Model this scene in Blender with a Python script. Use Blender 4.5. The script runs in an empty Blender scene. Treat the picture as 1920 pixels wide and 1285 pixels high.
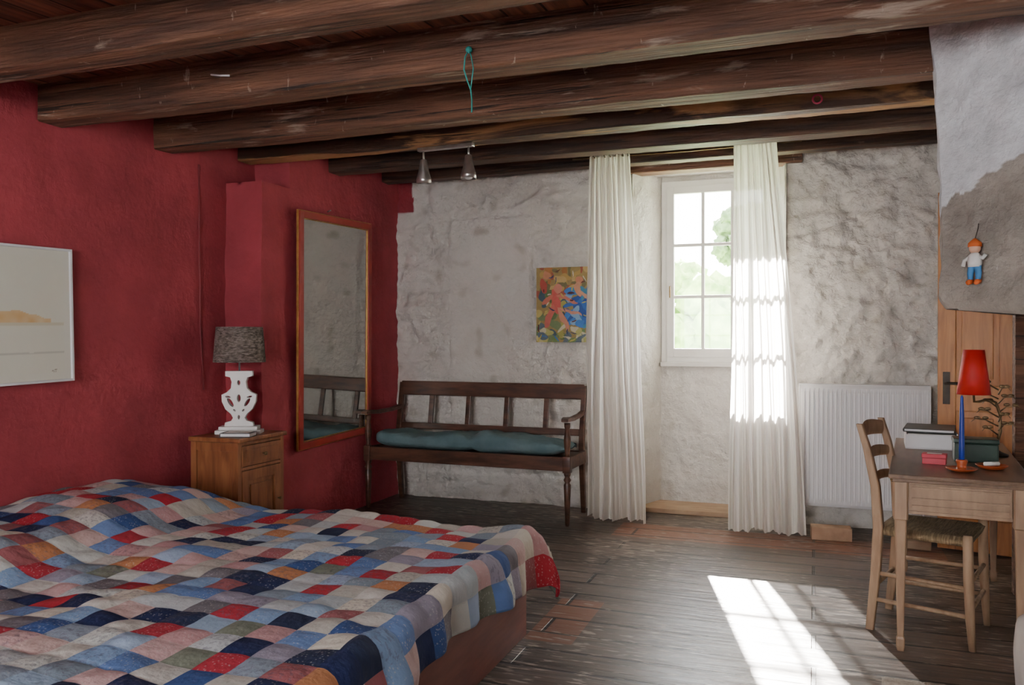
import bpy, bmesh, math, random
from mathutils import Vector, Matrix, noise, Euler
random.seed(7)
COL = bpy.context.scene.collection
sin, cos, pi = math.sin, math.cos, math.pi

# ------------------------------------------------------------------ materials
def new_mat(name):
    m = bpy.data.materials.new(name); m.use_nodes = True
    nt = m.node_tree
    return m, nt.nodes, nt.links, nt.nodes['Principled BSDF']

def M(name, c1, c2=None, rough=.6, metal=0, scale=5, stretch=(1,1,1), bump=0, bscale=None, detail=6, lo=.35, hi=.65, spec=.5, dist=0.0, fleck=()):
    m, N, L, b = new_mat(name)
    b.inputs['Roughness'].default_value = rough
    b.inputs['Metallic'].default_value = metal
    b.inputs['Specular IOR Level'].default_value = spec
    tc = N.new('ShaderNodeTexCoord'); mp = N.new('ShaderNodeMapping')
    mp.inputs['Scale'].default_value = stretch
    L.new(tc.outputs['Object'], mp.inputs['Vector'])
    nz = N.new('ShaderNodeTexNoise'); nz.inputs['Scale'].default_value = scale
    nz.inputs['Detail'].default_value = detail; nz.inputs['Distortion'].default_value = dist
    L.new(mp.outputs['Vector'], nz.inputs['Vector'])
    c2 = c2 or tuple(x*.85 for x in c1)
    r = N.new('ShaderNodeValToRGB')
    r.color_ramp.elements[0].position = lo; r.color_ramp.elements[0].color = (*c1, 1)
    r.color_ramp.elements[1].position = hi; r.color_ramp.elements[1].color = (*c2, 1)
    L.new(nz.outputs['Fac'], r.inputs['Fac']); col = r.outputs['Color']
    for fc, fst, fs, t0, wd, amt in fleck:
        fm = N.new('ShaderNodeMapping'); fm.inputs['Scale'].default_value = fst; fm.inputs['Location'].default_value = (fs*3.1, t0*9, fs); L.new(tc.outputs['Object'], fm.inputs['Vector'])
        fn = N.new('ShaderNodeTexNoise'); fn.inputs['Scale'].default_value = fs; fn.inputs['Detail'].default_value = 10; fn.inputs['Distortion'].default_value = .4; fn.inputs['Roughness'].default_value = .62
        L.new(fm.outputs['Vector'], fn.inputs['Vector'])
        fr = N.new('ShaderNodeMapRange'); fr.inputs['From Min'].default_value = t0; fr.inputs['From Max'].default_value = t0+wd; fr.inputs['To Max'].default_value = amt
        L.new(fn.outputs['Fac'], fr.inputs['Value'])
        mx = N.new('ShaderNodeMixRGB'); mx.inputs['Color2'].default_value = (*fc, 1)
        L.new(fr.outputs['Result'], mx.inputs['Fac']); L.new(col, mx.inputs['Color1']); col = mx.outputs['Color']
    L.new(col, b.inputs['Base Color'])
    if bump:
        n2 = N.new('ShaderNodeTexNoise'); n2.inputs['Scale'].default_value = bscale or scale*2
        n2.inputs['Detail'].default_value = 8
        L.new(mp.outputs['Vector'], n2.inputs['Vector'])
        bp = N.new('ShaderNodeBump'); bp.inputs['Strength'].default_value = bump
        bp.inputs['Distance'].default_value = .02
        L.new(n2.outputs['Fac'], bp.inputs['Height']); L.new(bp.outputs['Normal'], b.inputs['Normal'])
    return m

def attr_mat(name, attr='Col', rough=.7, bump=0, bscale=20, var=.12, vscale=4, spec=.3, bdist=.02):
    m, N, L, b = new_mat(name)
    b.inputs['Roughness'].default_value = rough
    b.inputs['Specular IOR Level'].default_value = spec
    a = N.new('ShaderNodeAttribute'); a.attribute_name = attr
    tc = N.new('ShaderNodeTexCoord')
    nz = N.new('ShaderNodeTexNoise'); nz.inputs['Scale'].default_value = vscale; nz.inputs['Detail'].default_value = 10; nz.inputs['Roughness'].default_value = .6
    L.new(tc.outputs['Object'], nz.inputs['Vector'])
    mr = N.new('ShaderNodeMapRange')
    mr.inputs['From Min'].default_value = .3; mr.inputs['From Max'].default_value = .7
    mr.inputs['To Min'].default_value = 1-var; mr.inputs['To Max'].default_value = 1+var*.5
    L.new(nz.outputs['Fac'], mr.inputs['Value'])
    vm = N.new('ShaderNodeVectorMath'); vm.operation = 'SCALE'
    L.new(a.outputs['Color'], vm.inputs[0]); L.new(mr.outputs['Result'], vm.inputs['Scale'])
    L.new(vm.outputs['Vector'], b.inputs['Base Color'])
    if bump:
        n2 = N.new('ShaderNodeTexNoise'); n2.inputs['Scale'].default_value = bscale; n2.inputs['Detail'].default_value = 9; n2.inputs['Roughness'].default_value = .58
        L.new(tc.outputs['Object'], n2.inputs['Vector'])
        bp = N.new('ShaderNodeBump'); bp.inputs['Strength'].default_value = bump; bp.inputs['Distance'].default_value = bdist
        L.new(n2.outputs['Fac'], bp.inputs['Height']); L.new(bp.outputs['Normal'], b.inputs['Normal'])
    return m

def plank_mat(name, ca, cb, gap, length, width, rotz=0, rough=.4, spec=.5, special=False, gapw=.006):
    m, N, L, b = new_mat(name)
    tc = N.new('ShaderNodeTexCoord'); mp = N.new('ShaderNodeMapping')
    mp.inputs['Rotation'].default_value = (0, 0, rotz)
    L.new(tc.outputs['Object'], mp.inputs['Vector'])
    br = N.new('ShaderNodeTexBrick'); br.inputs['Scale'].default_value = 1
    br.inputs['Brick Width'].default_value = length; br.inputs['Row Height'].default_value = width
    br.inputs['Mortar Size'].default_value = gapw; br.inputs['Mortar Smooth'].default_value = .3
    br.inputs['Color1'].default_value = (*ca, 1); br.inputs['Color2'].default_value = (*cb, 1)
    br.inputs['Mortar'].default_value = (*gap, 1); br.offset = .37
    L.new(mp.outputs['Vector'], br.inputs['Vector'])
    st = N.new('ShaderNodeMapping'); st.inputs['Scale'].default_value = (1.2, 14, 1)
    L.new(mp.outputs['Vector'], st.inputs['Vector'])
    nz = N.new('ShaderNodeTexNoise'); nz.inputs['Scale'].default_value = 2.2; nz.inputs['Detail'].default_value = 9
    nz.inputs['Distortion'].default_value = .4
    L.new(st.outputs['Vector'], nz.inputs['Vector'])
    mr = N.new('ShaderNodeMapRange'); mr.inputs['From Min'].default_value = .3; mr.inputs['From Max'].default_value = .75
    mr.inputs['To Min'].default_value = .4; mr.inputs['To Max'].default_value = 1.8
    L.new(nz.outputs['Fac'], mr.inputs['Value'])
    vm = N.new('ShaderNodeVectorMath'); vm.operation = 'SCALE'
    L.new(br.outputs['Color'], vm.inputs[0]); L.new(mr.outputs['Result'], vm.inputs['Scale'])
    col = vm.outputs['Vector']
    if special:   # a red-painted strip of boards near the window and worn pale flecks
        nw = N.new('ShaderNodeTexNoise'); nw.inputs['Scale'].default_value = 1.5; nw.inputs['Detail'].default_value = 7; L.new(tc.outputs['Object'], nw.inputs['Vector'])
        mw_ = N.new('ShaderNodeMapRange'); mw_.inputs['From Min'].default_value = .35; mw_.inputs['From Max'].default_value = .65; mw_.inputs['To Min'].default_value = .55; mw_.inputs['To Max'].default_value = 1.35
        L.new(nw.outputs['Fac'], mw_.inputs['Value'])
        vw = N.new('ShaderNodeVectorMath'); vw.operation = 'SCALE'; L.new(col, vw.inputs[0]); L.new(mw_.outputs['Result'], vw.inputs['Scale']); col = vw.outputs['Vector']
        sp = N.new('ShaderNodeSeparateXYZ'); L.new(tc.outputs['Object'], sp.inputs[0])
        def band(sock, lo, hi):
            a = N.new('ShaderNodeMath'); a.operation = 'GREATER_THAN'; a.inputs[1].default_value = lo; L.new(sock, a.inputs[0])
            c = N.new('ShaderNodeMath'); c.operation = 'LESS_THAN'; c.inputs[1].default_value = hi; L.new(sock, c.inputs[0])
            d = N.new('ShaderNodeMath'); d.operation = 'MULTIPLY'; L.new(a.outputs[0], d.inputs[0]); L.new(c.outputs[0], d.inputs[1])
            return d.outputs[0]
        f1 = N.new('ShaderNodeMath'); f1.operation = 'MULTIPLY'
        L.new(band(sp.outputs['X'], -1.28, .75), f1.inputs[0]); L.new(band(sp.outputs['Y'], 5.40, 5.80), f1.inputs[1])
        f2 = N.new('ShaderNodeMath'); f2.operation = 'MULTIPLY'
        L.new(band(sp.outputs['X'], -1.20, -.98), f2.inputs[0]); L.new(band(sp.outputs['Y'], 3.4, 4.0), f2.inputs[1])
        f = N.new('ShaderNodeMath'); f.operation = 'MAXIMUM'
        L.new(f1.outputs[0], f.inputs[0]); L.new(f2.outputs[0], f.inputs[1])
        fm = N.new('ShaderNodeMath'); fm.operation = 'MULTIPLY'; fm.inputs[1].default_value = .65
        L.new(f.outputs[0], fm.inputs[0])
        mm = N.new('ShaderNodeMixRGB'); mm.blend_type = 'MIX'; mm.inputs['Color1'].default_value = (.27,.09,.04,1); mm.inputs['Color2'].default_value = (.02,.01,.008,1)
        L.new(br.outputs['Fac'], mm.inputs['Fac'])
        mx = N.new('ShaderNodeMixRGB'); L.new(mm.outputs['Color'], mx.inputs['Color2'])
        L.new(fm.outputs[0], mx.inputs['Fac']); L.new(col, mx.inputs['Color1'])
        fl = N.new('ShaderNodeMapping'); fl.inputs['Scale'].default_value = (5, 26, 1); L.new(tc.outputs['Object'], fl.inputs['Vector'])
        n3 = N.new('ShaderNodeTexNoise'); n3.inputs['Scale'].default_value = 2; n3.inputs['Detail'].default_value = 8; L.new(fl.outputs['Vector'], n3.inputs['Vector'])
        n4 = N.new('ShaderNodeTexNoise'); n4.inputs['Scale'].default_value = 1.1; L.new(tc.outputs['Object'], n4.inputs['Vector'])
        ad4 = N.new('ShaderNodeMath'); ad4.operation = 'MULTIPLY_ADD'; ad4.inputs[1].default_value = .5; L.new(n4.outputs['Fac'], ad4.inputs[0]); L.new(n3.outputs['Fac'], ad4.inputs[2])
        r3 = N.new('ShaderNodeMapRange'); r3.inputs['From Min'].default_value = .83; r3.inputs['From Max'].default_value = .90; L.new(ad4.outputs[0], r3.inputs['Value'])
        mx2 = N.new('ShaderNodeMixRGB'); mx2.inputs['Color2'].default_value = (.36, .30, .25, 1)
        L.new(r3.outputs['Result'], mx2.inputs['Fac']); L.new(mx.outputs['Color'], mx2.inputs['Color1'])
        col = mx2.outputs['Color']
    L.new(col, b.inputs['Base Color'])
    rr = N.new('ShaderNodeMapRange'); rr.inputs['To Min'].default_value = rough-.1; rr.inputs['To Max'].default_value = rough+.2
    L.new(nz.outputs['Fac'], rr.inputs['Value']); L.new(rr.outputs['Result'], b.inputs['Roughness'])
    b.inputs['Specular IOR Level'].default_value = spec
    ad = N.new('ShaderNodeMath'); ad.operation = 'MULTIPLY_ADD'; ad.inputs[1].default_value = -3; 
    L.new(br.outputs['Fac'], ad.inputs[0]); L.new(nz.outputs['Fac'], ad.inputs[2])
    bp = N.new('ShaderNodeBump'); bp.inputs['Strength'].default_value = .5; bp.inputs['Distance'].default_value = .009
    L.new(ad.outputs[0], bp.inputs['Height']); L.new(bp.outputs['Normal'], b.inputs['Normal'])
    return m

MAT = {}
PALE = ((.36,.28,.22),(1.0,6,6),2.6,.585,.08,.7)
CRK = ((.012,.007,.005),(.45,16,16),2.6,.59,.05,.9)
SCR = ((.40,.32,.26),(4,3,1.5),6,.66,.04,.65)
MAT['beam'] = M('beam_wood', (.055,.024,.015), (.21,.095,.052), rough=.7, scale=3, stretch=(.5,7,7), bump=.8, bscale=7, lo=.32, hi=.70, dist=.5, detail=10, fleck=(PALE,SCR,CRK))
MAT['beam_dark'] = M('dark_beam_wood', (.028,.014,.009), (.13,.062,.036), rough=.65, scale=3, stretch=(.5,6,6), bump=.6, bscale=6, lo=.38, hi=.75, dist=.6, detail=10, fleck=(((.24,.17,.12),(1,7,7),2.4,.64,.1,.7),CRK))
MAT['beam_pale'] = M('worn_beam_wood', (.055,.025,.014), (.42,.23,.10), rough=.6, scale=1.5, stretch=(.8,4,4), bump=.6, bscale=6, lo=.46, hi=.55, dist=1.0, detail=10, fleck=(CRK,))
MAT['ceil'] = plank_mat('ceiling_boards', (.22,.088,.05), (.14,.052,.032), (.03,.012,.008), 4, .16, rotz=pi/2, rough=.6, spec=.3)
MAT['floor'] = plank_mat('floor_boards', (.118,.086,.070), (.060,.043,.035), (.004,.003,.003), 3.1, .195, rough=.31, spec=.6, special=True, gapw=.010)
MAT['red'] = attr_mat('red_limewash', rough=.8, bump=.5, bscale=14, var=.22, vscale=2.6)
MAT['stone'] = attr_mat('whitewashed_stone', rough=.9, bump=.85, bscale=8, var=.05, vscale=6, bdist=.07)
MAT['plaster'] = M('white_plaster', (.66,.64,.61), (.72,.70,.67), rough=.85, scale=3, bump=.2, bscale=15)
MAT['white'] = M('white_paint', (.80,.79,.77), (.74,.73,.71), rough=.45, scale=8)
MAT['winframe'] = M('window_paint', (.84,.82,.78), (.78,.76,.72), rough=.5, scale=8)
MAT['radiator'] = M('radiator_enamel', (.80,.80,.82), (.77,.77,.79), rough=.35, scale=2)
MAT['pine'] = M('pine_wood', (.55,.24,.07), (.38,.15,.042), rough=.45, scale=3, stretch=(8,8,.8), bump=.08, dist=.8)
MAT['bench'] = M('bench_wood', (.05,.022,.014), (.12,.052,.030), rough=.35, scale=6, stretch=(1,5,5), bump=.08)
MAT['night'] = M('nightstand_wood', (.18,.062,.025), (.32,.125,.05), rough=.38, scale=4, stretch=(6,6,1), bump=.08, dist=.6)
MAT['desk'] = M('desk_wood', (.25,.155,.095), (.36,.235,.145), rough=.45, scale=5, stretch=(5,5,1), bump=.08)
MAT['desktop'] = M('desktop_wood', (.13,.078,.05), (.20,.125,.08), rough=.3, scale=4, stretch=(8,1,8), bump=.05)
MAT['chair'] = M('chair_wood', (.27,.17,.10), (.40,.27,.17), rough=.55, scale=6, stretch=(5,5,1), bump=.1)
MAT['rush'] = M('rush_weave', (.34,.25,.14), (.17,.12,.065), rough=.9, scale=14, stretch=(1,12,1), bump=.5)
MAT['teal'] = M('teal_cloth', (.085,.150,.170), (.125,.200,.220), rough=.85, scale=7, bump=.3, bscale=30)
MAT['frame_red'] = M('mirror_frame_red', (.36,.035,.025), (.26,.025,.018), rough=.35, scale=6)
MAT['gold'] = M('gilt', (.55,.33,.10), (.40,.22,.06), rough=.35, metal=.6, scale=20)
MAT['metal'] = M('brushed_metal', (.55,.54,.52), (.42,.41,.40), rough=.3, metal=.9, scale=20)
MAT['grey_metal'] = M('grey_metal', (.25,.25,.25), rough=.4, metal=.6)
MAT['iron'] = M('dark_iron', (.035,.028,.024), (.06,.045,.03), rough=.5, metal=.5, scale=20)
MAT['brass'] = M('aged_brass', (.25,.17,.08), (.15,.10,.05), rough=.4, metal=.7, scale=20)
MAT['shade_fur'] = M('woven_shade', (.30,.25,.22), (.12,.095,.08), rough=.95, scale=40, stretch=(1,1,2.5), bump=.9, bscale=50)
MAT['red_shade'] = M('red_shade', (.62,.015,.012), (.55,.012,.010), rough=.6, scale=10)
MAT['bedbase'] = M('bed_base_wood', (.16,.040,.026), (.22,.060,.038), rough=.5, scale=4, stretch=(1,1,6), bump=.08)
MAT['sheet'] = M('mattress_cloth', (.6,.57,.52), rough=.9)
MAT['paper'] = M('mat_paper', (.72,.71,.66), (.68,.67,.62), rough=.8)
MAT['brick'] = M('fire_brick', (.52,.34,.22), (.40,.25,.16), rough=.9, scale=12, bump=.3)
MAT['plank_light'] = M('threshold_board', (.46,.32,.21), (.32,.21,.13), rough=.6, scale=5, stretch=(1,8,1), bump=.1)
MAT['blue_wax'] = M('blue_wax', (.015,.045,.35), (.012,.035,.28), rough=.35)
MAT['terracotta'] = M('orange_glaze', (.50,.10,.03), (.36,.07,.02), rough=.3, scale=10)
MAT['redbox'] = M('red_card', (.60,.03,.06), (.5,.025,.05), rough=.5)
MAT['greenbox'] = M('dark_green_tin', (.012,.035,.026), (.02,.05,.035), rough=.35, scale=12)
MAT['black'] = M('black_plastic', (.015,.015,.017), rough=.4)
MAT['dark'] = M('dark_stone', (.08,.06,.05), rough=.9)  # dark brown tone, used on the hood underside
MAT['card'] = M('white_card', (.78,.78,.80), (.72,.72,.74), rough=.6)
MAT['rug'] = M('rug_wool', (.40,.35,.30), (.30,.26,.22), rough=1, scale=60, bump=.5)
MAT['turq'] = M('turquoise_cord', (.02,.30,.27), rough=.6)
MAT['pink'] = M('pink_plastic', (.6,.06,.16), rough=.4)
MAT['orange'] = M('orange_cloth', (.75,.16,.03), (.62,.12,.02), rough=.7)
MAT['skyblue'] = M('blue_cloth', (.08,.30,.62), (.06,.22,.5), rough=.7)
MAT['skin'] = M('painted_face', (.75,.45,.32), rough=.6)
MAT['cablered'] = M('painted_cable', (.25,.038,.050), rough=.7)
MAT['leaf'] = M('foliage', (.13,.26,.05), (.34,.48,.15), rough=.8, scale=3, bump=.6, bscale=6)
MAT['leaf_dark'] = M('dark_foliage', (.05,.09,.03), (.13,.20,.08), rough=.8, scale=3, bump=.6, bscale=6)
MAT['bark'] = M('bark', (.10,.07,.05), rough=.9)
MAT['grass'] = M('grass', (.45,.58,.27), (.58,.68,.38), rough=.95, scale=2)
MAT['hood'] = attr_mat('fireplace_plaster_and_stone', rough=.9, bump=.8, bscale=12, var=.28, vscale=7, bdist=.035)
MAT['paint'] = attr_mat('oil_paint', rough=.5, bump=.3, bscale=40, var=.1, vscale=30)
MAT['print'] = attr_mat('watercolour_print', rough=.6, var=.02)

m, N, L, b = new_mat('mirror_glass'); b.inputs['Metallic'].default_value = 1; b.inputs['Roughness'].default_value = .03
b.inputs['Base Color'].default_value = (.72,.75,.72,1); MAT['mirror'] = m

m, N, L, b = new_mat('window_glass')
N.remove(b); out = N['Material Output']
t = N.new('ShaderNodeBsdfTransparent'); g = N.new('ShaderNodeBsdfGlossy'); g.inputs['Roughness'].default_value = .02
mx = N.new('ShaderNodeMixShader'); mx.inputs['Fac'].default_value = .05
L.new(t.outputs[0], mx.inputs[1]); L.new(g.outputs[0], mx.inputs[2]); L.new(mx.outputs[0], out.inputs[0]); MAT['glass'] = m

m, N, L, b = new_mat('sheer_curtain_cloth')
N.remove(b); out = N['Material Output']
d = N.new('ShaderNodeBsdfDiffuse'); d.inputs['Color'].default_value = (.88,.84,.80,1)
tr = N.new('ShaderNodeBsdfTranslucent'); tr.inputs['Color'].default_value = (.96,.93,.89,1)
tp = N.new('ShaderNodeBsdfTransparent')
m1 = N.new('ShaderNodeMixShader'); m1.inputs['Fac'].default_value = .6
m2 = N.new('ShaderNodeMixShader')
tc = N.new('ShaderNodeTexCoord'); nz = N.new('ShaderNodeTexNoise'); nz.inputs['Scale'].default_value = 3
mr = N.new('ShaderNodeMapRange'); mr.inputs['To Min'].default_value = .0; mr.inputs['To Max'].default_value = .04
L.new(tc.outputs['Object'], nz.inputs['Vector']); L.new(nz.outputs['Fac'], mr.inputs['Value']); L.new(mr.outputs['Result'], m2.inputs['Fac'])
L.new(d.outputs[0], m1.inputs[1]); L.new(tr.outputs[0], m1.inputs[2])
L.new(m1.outputs[0], m2.inputs[1]); L.new(tp.outputs[0], m2.inputs[2]); L.new(m2.outputs[0], out.inputs[0]); MAT['curtain'] = m

# quilt
m, N, L, b = new_mat('patchwork_cotton')
b.inputs['Roughness'].default_value = .9; b.inputs['Specular IOR Level'].default_value = .2
uv = N.new('ShaderNodeUVMap'); uv.uv_map = 'UVMap'
fl = N.new('ShaderNodeVectorMath'); fl.operation = 'FLOOR'; L.new(uv.outputs['UV'], fl.inputs[0])
wn = N.new('ShaderNodeTexWhiteNoise'); wn.noise_dimensions = '2D'; L.new(fl.outputs['Vector'], wn.inputs['Vector'])
cr = N.new('ShaderNodeValToRGB'); cr.color_ramp.interpolation = 'CONSTANT'
pal = [(.015,.022,.08),(.34,.02,.035),(.10,.17,.37),(.50,.52,.50),(.44,.25,.26),(.20,.25,.31),(.57,.53,.46),(.04,.08,.23),
       (.50,.33,.33),(.20,.30,.48),(.38,.025,.04),(.40,.45,.48),(.17,.19,.15),(.50,.36,.34),(.14,.22,.43),(.27,.25,.32),(.02,.028,.07),(.44,.19,.09),(.56,.54,.50),(.28,.37,.50),(.44,.47,.49),(.30,.10,.11),(.50,.48,.45),(.23,.28,.35),(.16,.15,.17),(.42,.40,.36),(.30,.38,.52),(.36,.03,.05)]
els = cr.color_ramp.elements
els[0].position = 0; els[0].color = (*pal[0],1)
els[1].position = 1/len(pal); els[1].color = (*pal[1],1)
for i in range(2, len(pal)):
    e = els.new(i/len(pal)); e.color = (*pal[i],1)
L.new(wn.outputs['Value'], cr.inputs['Fac'])
vs = N.new('ShaderNodeTexVoronoi'); vs.inputs['Scale'].default_value = 9; L.new(uv.outputs['UV'], vs.inputs['Vector'])
lt = N.new('ShaderNodeMapRange'); lt.inputs['From Min'].default_value = .28; lt.inputs['From Max'].default_value = .2; L.new(vs.outputs['Distance'], lt.inputs['Value'])
sc = N.new('ShaderNodeSeparateColor'); L.new(wn.outputs['Color'], sc.inputs[0])
gt = N.new('ShaderNodeMath'); gt.operation = 'GREATER_THAN'; gt.inputs[1].default_value = .5; L.new(sc.outputs[1], gt.inputs[0])
mu = N.new('ShaderNodeMath'); mu.operation = 'MULTIPLY'; L.new(gt.outputs[0], mu.inputs[0]); L.new(lt.outputs['Result'], mu.inputs[1])
mu2 = N.new('ShaderNodeMath'); mu2.operation = 'MULTIPLY'; mu2.inputs[1].default_value = .35; L.new(mu.outputs[0], mu2.inputs[0])
mx = N.new('ShaderNodeMixRGB'); mx.inputs['Color2'].default_value = (.55,.52,.5,1)
L.new(mu2.outputs[0], mx.inputs['Fac']); L.new(cr.outputs['Color'], mx.inputs['Color1'])
v2 = N.new('ShaderNodeTexNoise'); v2.inputs['Scale'].default_value = 7; v2.inputs['Detail'].default_value = 4; L.new(uv.outputs['UV'], v2.inputs['Vector'])
g2 = N.new('ShaderNodeMath'); g2.operation = 'GREATER_THAN'; g2.inputs[1].default_value = .56; L.new(v2.outputs['Fac'], g2.inputs[0])
g3 = N.new('ShaderNodeMath'); g3.operation = 'LESS_THAN'; g3.inputs[1].default_value = .3; L.new(sc.outputs[1], g3.inputs[0])
g4 = N.new('ShaderNodeMath'); g4.operation = 'MULTIPLY'; L.new(g2.outputs[0], g4.inputs[0]); L.new(g3.outputs[0], g4.inputs[1])
g5 = N.new('ShaderNodeMath'); g5.operation = 'MULTIPLY'; g5.inputs[1].default_value = .4; L.new(g4.outputs[0], g5.inputs[0])
mx3 = N.new('ShaderNodeMixRGB'); mx3.inputs['Color2'].default_value = (.12,.10,.14,1)
L.new(g5.outputs[0], mx3.inputs['Fac']); L.new(mx.outputs['Color'], mx3.inputs['Color1'])
L.new(mx3.outputs['Color'], b.inputs['Base Color'])
nn = N.new('ShaderNodeTexNoise'); nn.inputs['Scale'].default_value = 3; nn.inputs['Detail'].default_value = 6; L.new(uv.outputs['UV'], nn.inputs['Vector'])
bp = N.new('ShaderNodeBump'); bp.inputs['Strength'].default_value = .6; bp.inputs['Distance'].default_value = .012
L.new(nn.outputs['Fac'], bp.inputs['Height']); L.new(bp.outputs['Normal'], b.inputs['Normal'])
MAT['quilt'] = m

# ------------------------------------------------------------------ mesh helpers
def mk(name, verts, faces, mat, parent=None, smooth=False, loc=(0,0,0), rot=(0,0,0)):
    me = bpy.data.meshes.new(name); me.from_pydata([tuple(v) for v in verts], [], faces); me.update()
    if mat: me.materials.append(MAT[mat] if isinstance(mat, str) else mat)
    if smooth:
        for p in me.polygons: p.use_smooth = True
    ob = bpy.data.objects.new(name, me); COL.objects.link(ob)
    ob.location = loc; ob.rotation_euler = rot
    if parent: ob.parent = parent
    return ob

def from_bm(name, bm, mat, parent=None, smooth=False, loc=(0,0,0), rot=(0,0,0)):
    bmesh.ops.recalc_face_normals(bm, faces=bm.faces)
    me = bpy.data.meshes.new(name); bm.to_mesh(me); bm.free()
    me.materials.append(MAT[mat])
    if smooth:
        for p in me.polygons: p.use_smooth = True
    ob = bpy.data.objects.new(name, me); COL.objects.link(ob)
    ob.location = loc; ob.rotation_euler = rot
    if parent: ob.parent = parent
    return ob

def bm_box(bm, lo, hi, bev=0.0, mat4=None):
    c = [(a+b)/2 for a, b in zip(lo, hi)]; s = [abs(b-a) for a, b in zip(lo, hi)]
    t = bmesh.new(); bmesh.ops.create_cube(t, size=1)
    for v in t.verts: v.co = Vector((v.co.x*s[0]+c[0], v.co.y*s[1]+c[1], v.co.z*s[2]+c[2]))
    bev = min(bev, min(s)*.3)
    if bev: bmesh.ops.bevel(t, geom=t.edges[:], offset=bev, segments=2, affect='EDGES', profile=.6)
    if mat4:
        for v in t.verts: v.co = mat4 @ v.co
    merge(bm, t)

def merge(bm, t):
    mp = [bm.verts.new(v.co) for v in t.verts]
    t.verts.index_update()
    for f in t.faces:
        try: bm.faces.new([mp[v.index] for v in f.verts])
        except ValueError: pass
    t.free()

def box(name, lo, hi, mat, parent=None, bev=.004, loc=(0,0,0), rot=(0,0,0)):
    bm = bmesh.new(); bm_box(bm, lo, hi, bev); return from_bm(name, bm, mat, parent, loc=loc, rot=rot)

def boxes(name, lst, mat, parent=None, bev=.003, loc=(0,0,0), rot=(0,0,0)):
    bm = bmesh.new()
    for lo, hi in lst: bm_box(bm, lo, hi, bev)
    return from_bm(name, bm, mat, parent, loc=loc, rot=rot)

def bm_loft(bm, secs):
    rings = [[bm.verts.new(p) for p in r] for r in secs]
    n = len(rings[0])
    for a, c in zip(rings, rings[1:]):
        for i in range(n): bm.faces.new([a[i], a[(i+1)%n], c[(i+1)%n], c[i]])
    bm.faces.new(rings[0]); bm.faces.new(rings[-1])

def rect_loft(name, secs, mat, parent=None, smooth=False, ax='z', **k):
    bm = bmesh.new(); R = []
    for t, ca, cb, wa, wb in secs:
        q = .22
        pts = []
        for sx, sy in ((-1,-1),(1,-1),(1,1),(-1,1)):
            for ddx, ddy in (((1-q),1),(1,(1-q))):
                pts.append((ca+sx*ddx*wa/2, cb+sy*ddy*wb/2))
        pts.sort(key=lambda p: math.atan2((p[1]-cb)/wb, (p[0]-ca)/wa))
        if ax == 'z': R.append([Vector((a, c, t)) for a, c in pts])
        elif ax == 'x': R.append([Vector((t, a, c)) for a, c in pts])
        else: R.append([Vector((a, t, c)) for a, c in pts])
    bm_loft(bm, R); return from_bm(name, bm, mat, parent, smooth, **k)

def bm_lathe(bm, prof, seg=20, c=(0,0,0)):
    rings = []
    for r, z in prof:
        rings.append([Vector((c[0]+max(r,.0005)*cos(2*pi*i/seg), c[1]+max(r,.0005)*sin(2*pi*i/seg), c[2]+z)) for i in range(seg)])
    bm_loft(bm, rings)

def lathe(name, prof, mat, parent=None, seg=24, c=(0,0,0), **k):
    bm = bmesh.new(); bm_lathe(bm, prof, seg, c); return from_bm(name, bm, mat, parent, True, **k)

def bm_sweep(bm, pts, rad, seg=8):
    pts = [Vector(p) for p in pts]; n = len(pts)
    if not isinstance(rad, (list, tuple)): rad = [rad]*n
    rings = []; up = Vector((0,0,1))
    t0 = (pts[1]-pts[0]).normalized()
    a = t0.cross(up)
    if a.length < .05: a = t0.cross(Vector((0,1,0)))
    a.normalize()
    for i, p in enumerate(pts):
        t = (pts[min(i+1,n-1)]-pts[max(i-1,0)]).normalized()
        a = (a - t*a.dot(t)).normalized(); bb = t.cross(a)
        rings.append([p + rad[i]*(a*cos(2*pi*j/seg)+bb*sin(2*pi*j/seg)) for j in range(seg)])
    bm_loft(bm, rings)

def tube(name, pts, rad, mat, parent=None, seg=8, **k):
    bm = bmesh.new(); bm_sweep(bm, pts, rad, seg); return from_bm(name, bm, mat, parent, True, **k)

def grid(name, f, nu, nv, mat, parent=None, smooth=True, skip=None, color=None, uvf=None, **k):
    V = []; 
    for j in range(nv+1):
        for i in range(nu+1): V.append(f(i/nu, j/nv))
    F = []
    for j in range(nv):
        for i in range(nu):
            if skip and skip((i+.5)/nu, (j+.5)/nv): continue
            a = j*(nu+1)+i; F.append((a, a+1, a+nu+2, a+nu+1))
    ob = mk(name, V, F, mat, parent, smooth, **k)
    me = ob.data
    if color:
        at = me.color_attributes.new('Col', 'FLOAT_COLOR', 'POINT')
        for idx, v in enumerate(me.vertices): at.data[idx].color = (*color(v.co), 1)
    if uvf:
        ul = me.uv_layers.new(name='UVMap')
        for lp in me.loops:
            i = lp.vertex_index % (nu+1); j = lp.vertex_index // (nu+1)
            ul.data[lp.index].uv = uvf(i/nu, j/nv)
    return ob

def empty(name, loc, rotz=0, rot=None):
    e = bpy.data.objects.new(name, None); COL.objects.link(e); e.location = loc
    e.rotation_euler = rot if rot else (0,0,rotz); e.empty_display_size = .1
    return e

def T(ob, label, cat, group=None):
    ob['label'] = label; ob['category'] = cat
    if group: ob['group'] = group
    return ob
def S(ob, label=None):
    ob['kind'] = 'structure'
    if label: ob['label'] = label
    return ob

def nz(x, y, z, s=1): return noise.noise(Vector((x*s, y*s, z*s)))

WY = 6.2
XL = -3.60; XP = -3.32
XR = 1.5
def ceil_z(y): return 2.405 + .056*y

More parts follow.
